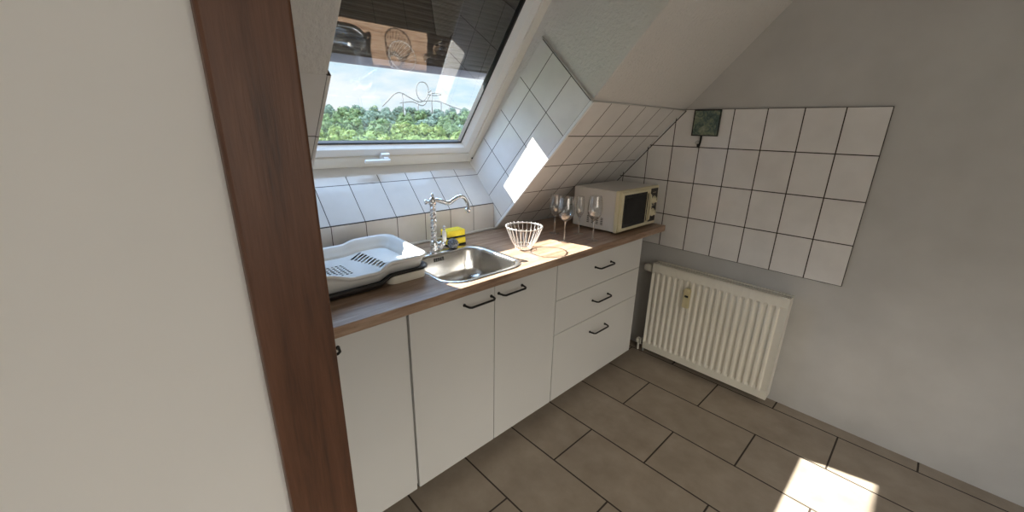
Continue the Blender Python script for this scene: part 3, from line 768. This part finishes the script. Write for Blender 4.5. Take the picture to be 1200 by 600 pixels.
# looping walk-through track on the hill crest (generic)
D = 175
def tp(px_az, el, dd=0):
    x, y = pol(px_az, D + dd); return (x, y, CZ + (D + dd) * math.tan(math.radians(el)))
tr = thing('track_sculpture', 'grey looping steel track structure on the crest of the wooded hill', 'sculpture', tp(31, 2.0))
def rel(p): return tuple(V(p) - tr.location)
pts = crom([tp(26.4, 2.2), tp(27.2, 3.0), tp(28.0, 3.75), tp(28.8, 3.95), tp(29.8, 3.45), tp(30.8, 3.0), tp(31.5, 3.0), tp(32.1, 3.6, 2), tp(32.3, 4.6, 3), tp(31.9, 5.25, 3), tp(31.2, 5.25, 1), tp(30.8, 4.6, 0), tp(30.9, 3.6, -1), tp(31.5, 3.05, -2), tp(32.6, 3.1), tp(33.8, 3.0), tp(35.2, 2.5), tp(36.5, 2.1)], 6)
MB().tube([rel(p) for p in pts], .2, 8).build('track', M['trackgrey'], tr)
pts = crom([tp(28.6, 2.7, 4), tp(30.2, 2.9, 4), tp(31.6, 2.5, 4), tp(32.6, 3.9, 5), tp(33.6, 4.0, 5), tp(33.9, 3.85, 6), tp(33, 3.75, 6), tp(32.2, 3.9, 4), tp(32.7, 4.4, 4)], 5)
MB().tube([rel(p) for p in pts], .2, 8).build('track', M['trackgrey'], tr)
for az, e in ((29.0, 3.9), (30.9, 3.0), (32.7, 4.2), (33.9, 3.0), (35.0, 2.5)):
    MB().tube([rel(tp(az, .6)), rel(tp(az, e))], .2, 8).build('support', M['trackgrey'], tr)

# ------------------------------------------------------------------ light
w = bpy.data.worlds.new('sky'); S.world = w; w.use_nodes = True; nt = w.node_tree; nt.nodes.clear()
out = nt.nodes.new('ShaderNodeOutputWorld'); bg = nt.nodes.new('ShaderNodeBackground'); tc = nt.nodes.new('ShaderNodeTexCoord')
sep = nt.nodes.new('ShaderNodeSeparateXYZ'); nt.links.new(tc.outputs['Generated'], sep.inputs[0])
mp2 = nt.nodes.new('ShaderNodeMapping'); mp2.inputs['Scale'].default_value = (1, 1, 3.2); nt.links.new(tc.outputs['Generated'], mp2.inputs[0])
nz = nt.nodes.new('ShaderNodeTexNoise'); nz.inputs['Scale'].default_value = 6.5; nz.inputs['Detail'].default_value = 6; nz.inputs['Roughness'].default_value = .55
nt.links.new(mp2.outputs[0], nz.inputs['Vector'])
cr = nt.nodes.new('ShaderNodeValToRGB'); cr.color_ramp.elements[0].position = .36; cr.color_ramp.elements[0].color = (.62, .82, .95, 1)
cr.color_ramp.elements[1].position = .56; cr.color_ramp.elements[1].color = (.92, .97, 1.0, 1)
nt.links.new(nz.outputs['Fac'], cr.inputs[0])
# brightness grows with elevation (raised above the visible sky to light the room)
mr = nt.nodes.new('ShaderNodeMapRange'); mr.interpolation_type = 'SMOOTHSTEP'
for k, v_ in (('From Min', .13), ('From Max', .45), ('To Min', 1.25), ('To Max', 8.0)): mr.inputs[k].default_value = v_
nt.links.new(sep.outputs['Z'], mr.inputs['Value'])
# the sky opposite the sun is made warm and bright as added room fill
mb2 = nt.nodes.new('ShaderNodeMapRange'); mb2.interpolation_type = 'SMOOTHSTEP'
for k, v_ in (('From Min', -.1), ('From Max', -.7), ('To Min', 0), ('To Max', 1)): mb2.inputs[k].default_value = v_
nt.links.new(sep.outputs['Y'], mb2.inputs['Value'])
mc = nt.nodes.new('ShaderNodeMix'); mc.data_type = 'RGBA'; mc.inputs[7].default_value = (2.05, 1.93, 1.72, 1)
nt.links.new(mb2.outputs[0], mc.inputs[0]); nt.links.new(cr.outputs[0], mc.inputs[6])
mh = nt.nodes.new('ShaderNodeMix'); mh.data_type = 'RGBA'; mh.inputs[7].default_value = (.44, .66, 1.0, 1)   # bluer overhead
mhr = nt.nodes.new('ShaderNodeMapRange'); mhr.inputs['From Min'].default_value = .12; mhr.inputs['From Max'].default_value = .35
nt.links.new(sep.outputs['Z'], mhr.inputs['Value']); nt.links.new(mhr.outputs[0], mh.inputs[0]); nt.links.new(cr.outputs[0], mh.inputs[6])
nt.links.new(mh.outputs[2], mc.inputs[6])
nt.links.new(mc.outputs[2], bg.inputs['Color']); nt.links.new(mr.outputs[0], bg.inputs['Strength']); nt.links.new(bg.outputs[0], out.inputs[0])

sun = bpy.data.lights.new('sun', 'SUN'); sun.energy = 38; sun.angle = .009; sun.color = (1, .95, .87)
so2 = bpy.data.objects.new('sun', sun); C.objects.link(so2)
sd = V((.305, -.734, -.66)); so2.rotation_euler = sd.to_track_quat('-Z', 'Y').to_euler()

def portal(name, loc, nrm, sx, sy):
    l = bpy.data.lights.new(name, 'AREA'); l.shape = 'RECTANGLE'; l.size = sx; l.size_y = sy; l.cycles.is_portal = True
    o_ = bpy.data.objects.new(name, l); C.objects.link(o_); o_.location = loc; o_.rotation_euler = V(nrm).to_track_quat('-Z', 'Y').to_euler()
portal('roof_window_portal', wp((BL + BR) / 2, .65, .13), -Wn, WWID, 1.4)
portal('fill_window_portal', ((WX0 + WX1) / 2, YB - .12, (WZ0 + WZ1) / 2), (0, 1, 0), WX1 - WX0, WZ1 - WZ0)
S.view_settings.view_transform = 'Standard'; S.view_settings.look = 'None'; S.view_settings.gamma = 1; S.view_settings.exposure = 0
S.view_settings.use_curve_mapping = False
S.cycles.use_denoising = True; S.cycles.max_bounces = 14; S.cycles.diffuse_bounces = 6; S.cycles.glossy_bounces = 6; S.cycles.transparent_max_bounces = 24
S.cycles.sample_clamp_indirect = 6; S.cycles.blur_glossy = .5

# ------------------------------------------------------------------ camera
R = [[0.72665155, -0.686726, 0.01961963], [-0.19731682, -0.23597325, -0.951516], [0.65806049, 0.68754929, -0.30697292]]
cam = bpy.data.cameras.new('camera'); co = bpy.data.objects.new('camera', cam); C.objects.link(co)
cam.sensor_width = 36; cam.lens = 467.955 / 1200 * 36; cam.clip_start = .02; cam.clip_end = 2000
X, Y, Z = V(R[0]), -V(R[1]), -V(R[2])
co.matrix_world = Matrix(((X.x, Y.x, Z.x, -2.31635895), (X.y, Y.y, Z.y, -1.21345168), (X.z, Y.z, Z.z, 1.55544134), (0, 0, 0, 1)))
S.camera = co
